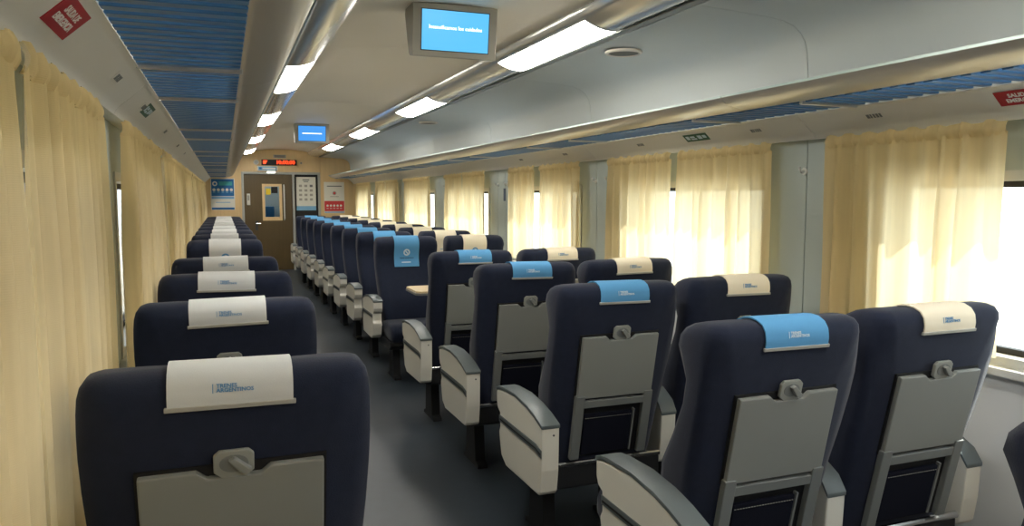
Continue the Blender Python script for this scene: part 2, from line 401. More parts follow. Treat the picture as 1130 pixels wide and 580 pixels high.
# ---------------------------------------------------------------- luggage racks
def rack(s, label):
    r = thing('luggage_rack', (XC+s*1.15, Y0, 1.81), label, 'luggage rack', 'luggage racks')
    ox, oz = 1.15, 1.81
    P = lambda pts: [(s*(u-ox), z-oz) for u, z in pts]
    slat = MB().box(*sorted((s*(1.022-ox), s*(1.290-ox))), -0.018, 0.018, 0.003, 0.017).mesh('slat', 'slat', bevel=0.002, seg=1)
    n = int((Y1-0.03-Y0)/0.0655)
    for k in range(n):
        link('slat', slat, r, Matrix.Translation((0, 0.04+k*0.0655, 0)))
    lip = [(1.030, 1.827), (1.022, 1.818), (1.008, 1.8165), (0.980, 1.819), (0.945, 1.827), (0.915, 1.839), (0.895, 1.852), (0.886, 1.864), (0.895, 1.868), (0.915, 1.856), (0.945, 1.845), (0.985, 1.838), (1.030, 1.838)]
    for a, b in zip(BAYS[:-1], BAYS[1:]):
        a = max(a, Y0); b = min(b, Y1-0.35)
        MB().prism(P(lip), a-Y0+0.002, b-Y0-0.002, 'y').build('front_rail', 'rail', r, smooth=True, angle=50)
        MB().prism(P([(0.884, 1.863), (0.884, 1.872), (0.893, 1.874), (0.896, 1.867)]), a-Y0+0.002, b-Y0-0.002, 'y').build('rail_edge', 'rail_edge', r)
    br = MB().box(*sorted((s*(1.015-ox), s*(1.294-ox))), -0.008, 0.008, -0.006, 0.014).mesh('cross_bar', 'aluminium', bevel=0.002, seg=1)
    for p in PIL:
        for d in (-0.33, 0.36):
            if p+d < Y1-0.1: link('cross_bar', br, r, Matrix.Translation((0, round((p+d-Y0-0.04-0.03275)/0.0655)*0.0655+0.04+0.03275, 0)))
    return r
rack(1, 'long blue slatted luggage rack with curved metal rail above the twin seats')
rack(-1, 'long blue slatted luggage rack with curved metal rail above the single seats')

# ---------------------------------------------------------------- ceiling screens
def monitor(y, label, screen_mat, text):
    r = thing('ceiling_monitor', (XC, y, 2.374), label, 'screen', 'screens hung from the ceiling')
    MB().box(-0.17, 0.17, 0.02, 0.20, -0.055, 0.0).build('mount', 'trim_dark', r, bevel=0.006)
    # housing: flat front, tapering to the back; tilted down
    tilt = bpy.data.objects.new('housing', None)
    rx = Matrix.Translation((0, 0, -0.125)) @ Matrix.Rotation(math.radians(8), 4, 'X')
    hs = MB(); W, Hh = 0.212, 0.124
    rr = lambda w_, h_, y_: [(-w_, y_, -h_), (w_, y_, -h_), (w_, y_, h_), (-w_, y_, h_)]
    hs.prism([(-0.004, -Hh), (-0.004, Hh), (0.15, Hh), (0.17, Hh-0.05), (0.075, -Hh+0.012), (0.05, -Hh)], -W, W, 'x')
    ho = hs.build('housing', 'housing', r, bevel=0.004); ho.matrix_local = rx
    sw, sh = 0.168, 0.093
    MB().box(-sw-0.004, sw+0.004, -0.0052, -0.003, -sh-0.004, sh+0.004).build('bezel', 'gasket', ho)
    MB().box(-sw, sw, -0.0065, -0.0040, -sh, sh).build('display', screen_mat, ho)
    if text:
        t = text_mesh('lettering', text, 0.0245, 'screen_ink', bold=0.0004)
    else:
        t = MB().box(-0.12, 0.12, -0.006, 0.006, 0, 0.0006).mesh('lettering', 'screen_ink')
    link('lettering', t, ho, Matrix.Translation((0, -0.0072, 0.014 if text else 0.0)) @ Matrix.Rotation(PI/2, 4, 'X'))
monitor(3.60, 'grey ceiling screen showing a white sentence on bright blue, over the tray-backed rows', 'screen', 'Intensificamos los cuidados')
monitor(9.93, 'small-looking blue ceiling screen hung closer to the end door', 'screen_far', None)

# ---------------------------------------------------------------- curtains
def curtain(xp, sg, y0, y1, zb, label, group, seed, bow=0.0):
    rnd = random.Random(seed)
    wd = y1-y0; nf = max(4, int(wd/0.10)); n = nf*8; nz = 22; zt = 1.704
    ph = [rnd.uniform(0, 6.28) for _ in range(6)]; am = rnd.uniform(0.8, 1.15)
    r = thing('curtain', (xp, (y0+y1)/2, zb), label, 'curtain', group)
    def pt(i, j, front=0.0):
        t = i/n; v = j/nz                                # v 0 bottom, 1 top
        z = zb+(zt-0.035-zb)*v
        wob = 0.35*math.sin(2.1*PI*t*1.7+ph[1])
        a = 2*PI*nf*(t+0.022*math.sin(2*PI*2*t+ph[0]))
        amp = (0.013+0.012*min(1, (1-v)*3))*am*(1+0.35*math.sin(2*PI*1.3*t+ph[2])+0.25*math.sin(2*PI*3.1*t+ph[4]))
        d = amp*math.sin(a+wob*(1-v))+0.008*math.sin(0.37*a+ph[3]+0.6*(1-v))*(1-v*0.6)
        y = (t-0.5)*wd*(1+0.015*math.sin(4*v+ph[4])) + 0.012*(1-v)*math.sin(2*PI*t*3+ph[5]) + bow*math.sin(PI*v)*(t-0.5)
        return (-sg*d, y, z-zb)
    mb = MB()
    for j in range(nz+1): mb.v += [pt(i, j) for i in range(n+1)]
    for j in range(nz):
        for i in range(n): mb.f.append((j*(n+1)+i, j*(n+1)+i+1, (j+1)*(n+1)+i+1, (j+1)*(n+1)+i))
    mb.build('drape', 'curtain', r, smooth=True, angle=180)
    hb = MB(); m2 = 5                                     # gathered heading, crimped tighter than the drape
    for j in range(m2+1):
        for i in range(n+1):
            t = i/n; x, y, z = pt(i, nz); a = 2*PI*nf*2.3*t
            vv = j/m2; dd = 0.008*math.sin(a+ph[0])+0.010*math.sin(PI*vv)
            hb.v.append((-sg*dd+x*0.5, y, z+0.052*vv-0.012+0.006*math.sin(a*0.43+ph[1])*vv))
    for j in range(m2):
        for i in range(n): hb.f.append((j*(n+1)+i, j*(n+1)+i+1, (j+1)*(n+1)+i+1, (j+1)*(n+1)+i))
    hb.build('heading', 'curtain', r, smooth=True, angle=180)
    return r
def nth_window(c): return ORD[max(0, round((WC[-1]-c)/BAY))]
rc = {1: [(1.79, 2.60)], 2: [(2.94, 3.755), (3.80, 4.58)], 3: [(5.01, 5.765), (5.90, 6.54)], 4: [(7.17, 7.93), (7.97, 8.66)], 5: [(9.34, 10.15), (10.16, 10.86)], 6: [(11.25, 12.1), (12.12, 12.98)], 7: [(13.5, 14.2), (14.22, 14.98)]}
lc = {1: [(0.62, 1.484), (1.490, 2.38)], 2: [(2.93, 3.28), (3.31, 4.43)], 3: [(4.62, 5.5), (5.53, 6.62)], 4: [(6.72, 7.7), (7.74, 8.7)], 5: [(8.9, 9.85), (9.9, 10.85)], 6: [(10.98, 11.9), (11.95, 12.95)], 7: [(13.1, 14.1), (14.15, 15.2)]}
sd = 10
for sgn, tab, xp, zb, nm in ((1, rc, 2.455, 0.90, 'twin-seat'), (-1, lc, XL+0.058, 0.56, 'single-seat')):
    for k, L in tab.items():
        wname = ORD[7-k]
        for i, (a, b) in enumerate(L):
            sd += 1
            part = '' if len(L) == 1 else (', half away from door' if i == 0 else ', half nearer the door')
            curtain(xp, sgn, a, b, zb, 'yellow curtain, %s window from door, %s side%s' % (wname, nm, part), 'yellow curtains on the %s side' % nm, sd)
# tie-back hooks on the pillars
hk = MB(); hk.disc((0, 0, 0), 0.018, 'x', -0.006, 14); hk.tube([(-0.004, 0, 0), (-0.022, 0, -0.004), (-0.03, 0, 0.006), (-0.032, 0, 0.02)], 0.006, 8)
hook_me = hk.mesh('tieback_hook', 'hook_white', smooth=True)
for y in (2.80, 4.70, 4.90, 6.72, 6.98, 8.85):
    o = link('tieback_hook', hook_me); o.location = (XR-0.008, y, 1.567)
    tag(o, 'white tieback hook on grey pillar, %s side of the %s twin-seat window from door' % ('near' if y > 1.64+BAY*round((y-1.64)/BAY) else 'far', ORD[6-round((y-1.64)/BAY)]), 'hook', 'white tieback hooks on the twin-seat side')
o = MB().box(-0.0015, 0, -0.03, 0.03, -0.06, 0.06).build('sticker', 'sticker_blue', None); o.location = (XR-0.008, 6.80, 1.47)
tag(o, 'small dark blue sticker on the grey pillar between curtains', 'sticker')

# ---------------------------------------------------------------- seats
# backrest section by height: z, half width, rear face y, front face y, half width of the flat of the rear
BK = [(0.36, 0.222, 0.135, 0.235, 0.17), (0.40, 0.232, 0.112, 0.255, 0.18), (0.48, 0.242, 0.094, 0.258, 0.185), (0.58, 0.252, 0.070, 0.245, 0.19), (0.68, 0.262, 0.047, 0.222, 0.19), (0.78, 0.268, 0.025, 0.165, 0.182),
      (0.88, 0.271, 0.004, 0.118, 0.182), (0.95, 0.272, -0.011, 0.100, 0.195), (1.00, 0.272, -0.022, 0.110, 0.212), (1.04, 0.271, -0.030, 0.122, 0.222), (1.07, 0.268, -0.034, 0.118, 0.232), (1.092, 0.262, -0.030, 0.105, 0.235), (1.107, 0.252, -0.018, 0.082, 0.23), (1.115, 0.236, 0.004, 0.056, 0.22)]
def bk(z):
    if z <= BK[0][0]: return BK[0][1:]
    for a, b in zip(BK[:-1], BK[1:]):
        if z <= b[0]:
            t = (z-a[0])/(b[0]-a[0]); return tuple(a[i]+(b[i]-a[i])*t for i in range(1, 5))
    return BK[-1][1:]
BK = [(z, w_*0.97, r_, f_, wf_*0.95) for z, w_, r_, f_, wf_ in BK]
def backrest_mesh():
    rings = []
    for z, w_, r, f, wf in BK:
        d = f-r
        wing = 0.026*math.exp(-((z-1.05)/0.07)**2)+0.016*math.exp(-((z-0.62)/0.16)**2)    # side wings at head and hips
        half = [(0.0, r), (wf*0.5, r), (wf*0.9, r+0.001), (wf, r+0.003), ((w_*0.6+wf*0.4), r+d*0.14), (w_-0.004, r+d*0.22), (w_, r+d*0.36), (w_, r+d*0.62), (w_-0.002, r+d*0.82+wing*0.7), (w_-0.012, r+d*0.97+wing), (w_-0.035, f+wing), (w_-0.075, f+wing*0.4), (w_*0.5, f-0.004), (0.0, f-0.006)]
        ring = [(x, y, z) for x, y in half]+[(-x, y, z) for x, y in reversed(half[1:-1])]
        rings.append(ring)
    n = len(rings[0]); top = rings[-1]
    cx = sum(p[0] for p in top)/n; cyy = sum(p[1] for p in top)/n
    rings.append([(cx+(p[0]-cx)*0.75, cyy+(p[1]-cyy)*0.55, 1.118) for p in top])
    rings.append([(cx+(p[0]-cx)*0.35, cyy+(p[1]-cyy)*0.2, 1.1185) for p in top])
    return MB().loft(rings).mesh('backrest', 'navy', smooth=True, angle=60)
LEAN = math.atan2(0.047-(-0.011), 0.95-0.68)             # lean of the rear face
def on_rear(z, off=0.0, dx=0.0):
    """frame on the rear face: local x right seen from behind, local y up the back, local z out of it"""
    r = bk(z)[1]; m = Matrix.Translation((dx, r, z)) @ Matrix.Rotation(PI/2+LEAN*-1.0*-1.0, 4, 'X')
    return m @ Matrix.Translation((0, 0, off))
S = {}
S['backrest'] = backrest_mesh()
# cushion
cu = []
for y, zt, zb, w_ in ((0.17, 0.445, 0.335, 0.22), (0.20, 0.452, 0.325, 0.236), (0.34, 0.452, 0.318, 0.246), (0.50, 0.462, 0.318, 0.25), (0.58, 0.464, 0.322, 0.25), (0.625, 0.452, 0.330, 0.246), (0.645, 0.425, 0.350, 0.238), (0.650, 0.40, 0.37, 0.225)):
    h = (zt-zb); q = 0.03 if h > 0.08 else h*0.3
    cu.append([(-w_+q, y, zb), (w_-q, y, zb), (w_-q*0.3, y, zb+q*0.3), (w_, y, zb+q), (w_, y, zt-q), (w_-q*0.3, y, zt-q*0.3), (w_-q, y, zt), (-w_+q, y, zt), (-w_+q*0.3, y, zt-q*0.3), (-w_, y, zt-q), (-w_, y, zb+q), (-w_+q*0.3, y, zb+q*0.3)])
S['cushion'] = MB().loft(cu).mesh('cushion', 'navy', smooth=True, angle=60)
# grey tray on the back, with a notch for the latch
TW, TZ0, TZ1 = 0.165, 0.668, 0.919; TH = (TZ1-TZ0)/math.cos(LEAN)
tp_ = [(-TW, -TH), (TW, -TH), (TW, 0.0), (0.066, 0.0), (0.048, -0.016), (-0.048, -0.016), (-0.066, 0.0), (-TW, 0.0)]
S['tray_table'] = MB().prism(tp_, 0.004, 0.020, 'z').mesh('tray_table', 'tray', bevel=0.004)
S['tray_recess'] = MB().box(-TW-0.006, TW+0.006, -TH-0.004, 0.006, -0.002, 0.005).mesh('tray_recess', 'black')
lt = MB().prism([(-0.036, -0.020), (-0.022, -0.032), (0.022, -0.032), (0.036, -0.020), (0.036, 0.016), (0.026, 0.026), (-0.026, 0.026), (-0.036, 0.016)], 0.002, 0.013, 'z')
S['latch'] = lt.mesh('latch', 'latch', bevel=0.003)
S['latch_knob'] = MB().prism([(-0.010, 0.010), (0.002, 0.016), (0.032, -0.012), (0.026, -0.022), (0.014, -0.020)], 0.012, 0.026, 'z').mesh('latch_knob', 'tray', bevel=0.003)
S['latch_dish'] = MB().prism([(0.026*math.cos(t), 0.019*math.sin(t)-0.001) for t in [2*PI*k/18 for k in range(18)]], 0.0125, 0.0145, 'z').mesh('latch_dish', 'tray_frame')
# frame under the tray: crossbar and two rails; pocket within
FH = 0.262
fr = MB().box(-TW, TW, -TH-0.040, -TH-0.010, 0.004, 0.022)
S['frame_crossbar'] = fr.mesh('frame_crossbar', 'tray_frame', bevel=0.003)
S['frame_rail'] = MB().prism([(-0.019, 0.012), (0.019, 0.012), (0.019, -FH), (-0.019, -FH)], 0.002, 0.024, 'z').mesh('frame_rail', 'tray_frame', bevel=0.003)
S['pocket'] = MB().prism([(-0.122, -TH-0.072), (0.092, -TH-0.072), (0.092, -TH-FH+0.012), (-0.122, -TH-FH+0.012)], 0.002, 0.016, 'z').mesh('pocket', 'navy_dark', bevel=0.004)
st = MB()
for k in range(22): st.box(-0.118+k*0.0095, -0.118+k*0.0095+0.006, -TH-0.088, -TH-0.0866, 0.016, 0.0172)
S['stitching'] = st.mesh('stitching', 'stitch')
S['pocket_edge'] = MB().box(0.094, 0.102, -TH-FH+0.012, -TH-0.066, 0.002, 0.018).mesh('pocket_edge', 'tray_frame', bevel=0.002)
S['recess'] = MB().box(-TW+0.015, TW-0.015, -TH-FH, -TH-0.02, -0.004, 0.0035).mesh('recess', 'black')
# base: rear rail, shell, two legs with feet
S['rear_rail'] = MB().tube([(-0.255, 0.108, 0.382), (0.255, 0.108, 0.382)], 0.012, 10).mesh('rear_rail', 'steel', smooth=True)
S['base_shell'] = MB().prism([(0.105, 0.372), (0.105, 0.285), (0.16, 0.262), (0.56, 0.262), (0.61, 0.30), (0.61, 0.33), (0.16, 0.345)], -0.255, 0.255, 'x').mesh('base_shell', 'under', bevel=0.006)
S['leg'] = MB().loft([[(x*1.0, y, z) for x, y in ((-0.028, -0.075), (0.028, -0.075), (0.028, 0.075), (-0.028, 0.075))] if False else [(x, y*k, z) for x, y in ((-0.028, -0.085), (0.028, -0.085), (0.028, 0.085), (-0.028, 0.085))] for z, k in ((0.0, 1.5), (0.02, 1.5), (0.035, 1.0), (0.262, 0.75))]).mesh('leg', 'under', bevel=0.004)
# headrest cover following the top of the back
def cover_mesh(m):
    path = []
    zs = [1.044+(1.107-1.044)*k/8 for k in range(9)]
    for z in zs: path.append((bk(z)[1], z))
    path += [(0.004, 1.1165), (0.03, 1.119), (0.056, 1.1165)]
    for z in [1.107, 1.092, 1.07, 1.05, 1.03, 1.0, 0.97, 0.94, 0.91, 0.885, 0.868]: path.append((bk(z)[2]-0.002, z))
    n = len(path); out = []
    for i in range(n):
        a = Vector(path[max(0, i-1)]); b = Vector(path[min(n-1, i+1)]); d = (b-a).normalized(); out.append(Vector((-d.y, d.x)))
    rings = []
    for (y, z), nv in zip(path, out):
        ring = []
        for dn in (0.0022, 0.0062):
            xs = [-0.109+0.218*k/6 for k in range(7)]
            if dn > 0.004: xs = xs[::-1]
            ring += [(x, y+nv.x*dn, z+nv.y*dn) for x in xs]
        rings.append(ring)
    return MB().loft(rings).mesh('headrest_cover', m, smooth=True, angle=50)
for m in ('white', 'cream', 'blue'): S['cover_'+m] = cover_mesh('cloth_'+m)
S['cover_hem'] = MB().box(-0.114, 0.114, -0.003, 0.006, 0.001, 0.0085).mesh('cover_hem', 'hem', bevel=0.001, seg=1)
for nm, ink in (('blue', 'ink_pale'), ('white', 'ink_blue'), ('cream', 'ink_blue')):
    S['lettering_'+nm] = text_mesh('lettering', 'TRENES\nARGENTINOS', 0.0104, ink, align='LEFT', extrude=0.0003, bold=0.0003, spacing=0.82)
    S['bar_'+nm] = MB().box(-0.0008, 0.0008, -0.009, 0.009, 0, 0.0006).mesh('lettering_bar', ink)
    S['words_'+nm] = text_mesh('emblem_words', 'TRENES ARGENTINOS', 0.0125, {'blue': 'ink_dark', 'white': 'ink_blue', 'cream': 'ink_blue'}[nm], extrude=0.0003, bold=0.0004)
    S['small_'+nm] = MB().box(-0.045, 0.035, -0.004, 0.004, 0, 0.0006).mesh('emblem_line', ink)
    n = 28; e = MB(); rg = lambda a, z: [(a*math.cos(2*PI*k/n), a*math.sin(2*PI*k/n), z) for k in range(n)]
    e.loft([rg(0.029, 0), rg(0.029, 0.0008), rg(0.017, 0.0008), rg(0.017, 0)], caps=False)
    e.prism([(-0.014, 0.008), (-0.006, 0.014), (0.014, -0.008), (0.006, -0.014)], 0, 0.0009, 'z')
    S['emblem_'+nm] = e.mesh('emblem', ink if nm == 'blue' else 'ink_blue')
# armrests (x = 0 at the middle of the arm)
def arm_body(w_, short=False):
    y0 = 0.10 if short else -0.055
    pts = [(y0, 0.545 if short else 0.600), (y0+0.005, 0.43), (y0+0.018, 0.345), (y0+0.03, 0.33), (0.33, 0.325), (0.385, 0.355), (0.405, 0.42), (0.412, 0.45), (0.398, 0.475), (0.400, 0.535), (0.428, 0.548), (0.440, 0.575), (0.440, 0.624), (0.40, 0.634)]+([(0.30, 0.642), (0.20, 0.622), (0.13, 0.585)] if short else [(0.22, 0.650), (0.10, 0.640), (0.02, 0.622)])
    return MB().prism(pts, -w_/2, w_/2, 'x').mesh('armrest', 'cream', bevel=0.006)
def arm_pad(w_, short=False):
    y0 = 0.098 if short else -0.058
    top = ([(y0, 0.552), (0.13, 0.595), (0.20, 0.632), (0.30, 0.652)] if short else [(y0, 0.605), (0.02, 0.630), (0.10, 0.648), (0.22, 0.660)])+[(0.36, 0.655), (0.41, 0.648), (0.444, 0.636)]
    bot = [(y, z-0.014) for y, z in reversed(top)]
    return MB().prism(top+bot, -w_/2-0.002, w_/2+0.002, 'x').mesh('armrest_pad', 'pad', bevel=0.003, smooth=True)
S['arm_panel'] = arm_body(0.072); S['pad_panel'] = arm_pad(0.072)
S['arm_center'] = arm_body(0.070, True); S['pad_center'] = arm_pad(0.070, True)
def arm_trim(side):
    x0, x1 = sorted((side*0.036, side*0.0395))
    return MB().prism([(-0.056, 0.480), (-0.056, 0.512), (0.0, 0.524), (0.40, 0.527), (0.40, 0.497), (0.0, 0.492)], x0, x1, 'x').mesh('side_band', 'pad', bevel=0.001, seg=1)
def arm_groove(side):
    x0, x1 = sorted((side*0.0385, side*0.0405))
    return MB().prism([(-0.05, 0.494), (-0.05, 0.499), (0.0, 0.509), (0.39, 0.513), (0.39, 0.506), (0.0, 0.503)], x0, x1, 'x').mesh('band_groove', 'black')
for sd_ in (1, -1): S['band%d' % sd_] = arm_trim(sd_); S['groove%d' % sd_] = arm_groove(sd_)
S['arm_screw'] = MB().disc((0, -0.0565, 0.565), 0.004, 'y', 0.002, 10).mesh('screw', 'trim_dark')

def make_seat(x, y, rz, cover, arms, label, group, skew=0.0, sx=1.0):
    r = thing('passenger_seat', (x, y, 0), label, 'seat', group, rz); r.scale.x = sx
    b = link('backrest', S['backrest'], r)
    link('seat_cushion', S['cushion'], r)
    fm = on_rear(TZ1)
    tr = link('tray_table', S['tray_table'], r, fm)
    link('tray_recess', S['tray_recess'], b, fm)
    lm = on_rear(TZ1+0.014, 0.006)
    la = link('latch', S['latch'], r, lm)
    link('latch_dish', S['latch_dish'], la); link('latch_knob', S['latch_knob'], la)
    f = link('tray_frame', S['frame_crossbar'], r, fm)
    for sx in (-1, 1): link('frame_rail', S['frame_rail'], f, Matrix.Translation((sx*(TW-0.014), -TH, 0)))
    link('recess', S['recess'], f)
    p = link('seat_pocket', S['pocket'], r, fm); link('stitching', S['stitching'], p); link('pocket_edge', S['pocket_edge'], p)
    link('rear_rail', S['rear_rail'], r); bs = link('base', S['base_shell'], r)
    for sx in (-0.17, 0.17): link('leg', S['leg'], bs, Matrix.Translation((sx, 0.36, 0)))
    c = link('headrest_cover', S['cover_'+cover], r, Matrix.Translation((0 if cover == 'white' else 0.004, 0.04, 1.08)) @ Matrix.Diagonal((1 if cover == 'white' else 0.96, 1, 1, 1)) @ Matrix.Rotation(skew, 4, 'Y') @ Matrix.Translation((0, -0.04, -1.08)))
    c['label'] = {'white': 'white', 'cream': 'cream', 'blue': 'bright blue'}[cover]+' headrest cloth with small printed lettering'
    link('cover_hem', S['cover_hem'], c, on_rear(1.046))
    tl = Matrix.Translation((-0.026, -0.0398, 1.083)) @ Matrix.Rotation(PI/2-math.radians(10), 4, 'X')
    link('lettering', S['lettering_'+cover], c, tl); link('lettering', S['bar_'+cover], c, tl @ Matrix.Translation((-0.006, 0, 0)))
    def on_front(z):
        return Matrix.Translation((0, bk(z)[2]+0.0070, z)) @ Matrix.Rotation(PI, 4, 'Z') @ Matrix.Rotation(PI/2+math.atan2(bk(z-0.02)[2]-bk(z+0.02)[2], 0.04)*-1, 4, 'X')
    link('emblem', S['emblem_'+cover], c, on_front(0.988)); link('emblem', S['words_'+cover], c, on_front(0.940)); link('emblem', S['small_'+cover], c, on_front(0.906))
    for ax, kind in arms:
        a = link('armrest', S['arm_panel' if kind != 'center' else 'arm_center'], r, Matrix.Translation((ax, 0, 0)))
        link('armrest_pad', S['pad_panel' if kind != 'center' else 'pad_center'], a)
        if kind == 'panel':
            sd2 = 1 if ax > 0 else -1
            link('side_band', S['band%d' % sd2], a); link('band_groove', S['groove%d' % sd2], a); link('screw', S['arm_screw'], a, Matrix.Translation((0.012, 0, 0)))
    return r
FWD = [1.63, 2.56, 3.49, 4.40]; BCK = [6.30+0.91*k for k in range(9)]
XS, XA, XW = 0.004, 1.425, 2.025
AX = 0.314
FWD_L = [1.57, 2.56, 3.49, 4.40]
for i, y in enumerate(FWD):
    n = ORD[len(FWD)-1-i]; rnd = random.Random(i)
    make_seat(XS, FWD_L[i], 0, 'white', [], 'single navy seat with white headrest cloth, %s tray-backed row from the table' % n, 'single seats facing the end door', rnd.uniform(-0.02, 0.02), 1.055)
    make_seat(XA, y, 0, 'blue', [(-AX, 'panel'), (0.296, 'center')], 'navy aisle seat with blue headrest cloth, %s tray-backed row from the table' % n, 'aisle seats facing the end door', rnd.uniform(-0.015, 0.015))
    make_seat(XW, y+0.03, 0, 'cream', [(0.322, 'center')], 'navy window seat with cream headrest cloth, %s tray-backed row from the table' % n, 'window seats facing the end door', rnd.uniform(-0.015, 0.015))
for i, y in enumerate(BCK):
    n = ORD[i]; rnd = random.Random(50+i)
    make_seat(XS, y, PI, 'white', [], 'navy single seat with white headrest cloth, %s row past table, back to door' % n, 'single seats with backs to the end door', rnd.uniform(-0.02, 0.02), 1.055)
    make_seat(XA, y, PI, 'blue', [(AX, 'panel'), (-0.296, 'center')], 'navy aisle seat with blue headrest cloth, %s row past table, back to door' % n, 'aisle seats with backs to the end door', rnd.uniform(-0.015, 0.015))
    make_seat(XW, y, PI, 'cream', [(-0.322, 'center')], 'navy window seat with cream headrest cloth, %s row past table, back to door' % n, 'window seats with backs to the end door', rnd.uniform(-0.015, 0.015))
make_seat(XA, 0.69, 0, 'blue', [(-AX, 'panel'), (0.296, 'center')], 'navy seat edge peeking in beside the sunlit window with no curtain', 'aisle seats facing the end door')

# ---------------------------------------------------------------- table between the facing rows
r = thing('fixed_table', (1.88, 5.36, 0), 'pale wood table between the two facing rows of twin seats', 'table')
MB().prism([(-0.62, -0.15), (-0.59, -0.18), (0.535, -0.18), (0.535, 0.18), (-0.59, 0.18), (-0.62, 0.15)], 0.768, 0.782, 'z').build('table_top', 'table_top', r, bevel=0.003)
MB().prism([(-0.625, -0.152), (-0.592, -0.185), (0.535, -0.185), (0.535, 0.185), (-0.592, 0.185), (-0.625, 0.152)], 0.752, 0.7675, 'z').build('table_edge', 'table_edge', r, bevel=0.003)
MB().tube([(0.05, 0, 0.752), (0.05, 0, 0.02)], 0.028, 14).build('leg', 'steel', r, smooth=True)
MB().disc((0.05, 0, 0), 0.11, 'z', 0.02, 24).build('foot_plate', 'trim_dark', r)
MB().box(0.48, 0.535, -0.14, 0.14, 0.66, 0.752).build('wall_bracket', 'table_edge', r, bevel=0.004)

# ---------------------------------------------------------------- end wall: door, panel, posters, signs
tn += 1
r = struct_root('trim_%d' % tn, (0, Y1, 0), 'grey metal frame around the door and the black panel')
MB().box(DX0-0.03, DX0+0.012, -0.03, 0.05, 0, DZ+0.02).build('jamb', 'door_frame', r, bevel=0.004)
MB().box(1.285, 1.325, -0.03, 0.05, 0, DZ-0.02).build('jamb', 'door_frame', r, bevel=0.004)
MB().box(DX1-0.012, DX1+0.03, -0.03, 0.05, 0, DZ+0.02).build('jamb', 'door_frame', r, bevel=0.004)
MB().box(DX0+0.012, DX1-0.012, -0.03, 0.05, DZ-0.02, DZ+0.02).build('header', 'door_frame', r, bevel=0.004)
door = struct_root('door_1', ((DX0+1.30)/2, Y1+0.03, 0), 'dark brown wood door with a narrow window')
cxd = (DX0+1.30)/2
a, b = DX0+0.014-cxd, 1.283-cxd
wx0, wx1, wz0, wz1 = 0.716-cxd, 1.085-cxd, 0.985, 1.70
mb = MB(); mb.box(a, wx0, 0, 0.04, 0.012, DZ-0.022); mb.box(wx1, b, 0, 0.04, 0.012, DZ-0.022); mb.box(wx0, wx1, 0, 0.04, 0.012, wz0); mb.box(wx0, wx1, 0, 0.04, wz1, DZ-0.022)
mb.build('door_leaf', 'door_wood', door)
mb = MB(); t = 0.05
mb.box(wx0, wx0+t, -0.008, 0.04, wz0, wz1); mb.box(wx1-t, wx1, -0.008, 0.04, wz0, wz1); mb.box(wx0+t, wx1-t, -0.008, 0.04, wz0, wz0+t*1.4); mb.box(wx0+t, wx1-t, -0.008, 0.04, wz1-t, wz1)
fr_ = mb.build('window_frame', 'wood_wall', door)
MB().box(wx0+t, wx1-t, 0.018, 0.024, wz0+t*1.4, wz1-t).build('pane', 'glass', door)
MB().box(wx0+t+0.02, wx0+t+0.11, 0.012, 0.017, wz1-t-0.16, wz1-t-0.04).build('window_sticker', 'yellow', door)
MB().box(wx0+t+0.12, wx1-t-0.03, 0.012, 0.017, wz1-t-0.13, wz1-t-0.005).build('window_sticker', 'black', door)
MB().tube([(wx1+0.04, 0, 1.0), (wx1+0.04, -0.04, 1.02), (wx1+0.04, -0.04, 1.66), (wx1+0.04, 0, 1.68)], 0.013, 10).build('pull_bar', 'hook_white', door, smooth=True)
lk = MB().box(0.575-cxd, 0.625-cxd, -0.012, 0, 0.80, 0.98).build('lock_plate', 'trim_dark', door, bevel=0.004)
MB().tube([(0.60-cxd, -0.01, 0.93), (0.60-cxd, -0.05, 0.93), (0.68-cxd, -0.055, 0.93)], 0.011, 8).build('lever', 'steel', lk, smooth=True)
# vestibule beyond the door glass
tn += 1
ves = struct_root('trim_%d' % tn, (0, 0, 0), 'vestibule beyond the door')
MB().box(0.1, 1.9, Y1+1.1, Y1+1.12, 0, 2.3).build('vestibule_wall', 'beyond', ves)
MB().box(0.1, 1.9, Y1+0.1, Y1+1.1, -0.1, 0).build('vestibule_floor', 'floor', ves)
MB().box(0.08, 0.1, Y1+0.1, Y1+1.1, 0, 2.3).build('vestibule_wall', 'wall_paint', ves); MB().box(1.9, 1.92, Y1+0.1, Y1+1.1, 0, 2.3).build('vestibule_wall', 'wall_paint', ves)
MB().box(0.08, 1.92, Y1+0.1, Y1+1.12, 2.3, 2.34).build('vestibule_roof', 'wall_paint', ves)
MB().box(0.5, 1.5, Y1+0.35, Y1+0.75, 2.27, 2.3).build('vestibule_fill_panel', 'light_small', ves)  # added glowing panel, out of view, to brighten the vestibule
MB().box(0.72, 0.98, Y1+0.8, Y1+1.05, 0.0, 1.25).build('vestibule_cabinet', 'poster_blue', ves, bevel=0.01)
# handset box on the door
o = thing('wall_handset', (0.462, Y1+0.027, 1.40), 'small pale box mounted beside the door window', 'box')
MB().box(-0.03, 0.03, -0.04, 0.0, -0.11, 0.11).build('case', 'cream', o, bevel=0.008)
MB().box(-0.018, 0.018, -0.046, -0.04, -0.02, 0.08).build('cover', 'hem', o, bevel=0.004)
# black panel beside the door
o = thing('black_panel', (1.556, Y1+0.03, 0), 'black panel beside the door carrying a white notice', 'panel')
MB().box(-0.228, 0.222, 0, 0.04, 0.02, DZ-0.022).build('board', 'gasket', o, bevel=0.003)
MB().box(-0.228, 0.222, -0.006, 0.0, 0.02, 0.14).build('kick_plate', 'trim_dark', o, bevel=0.002)

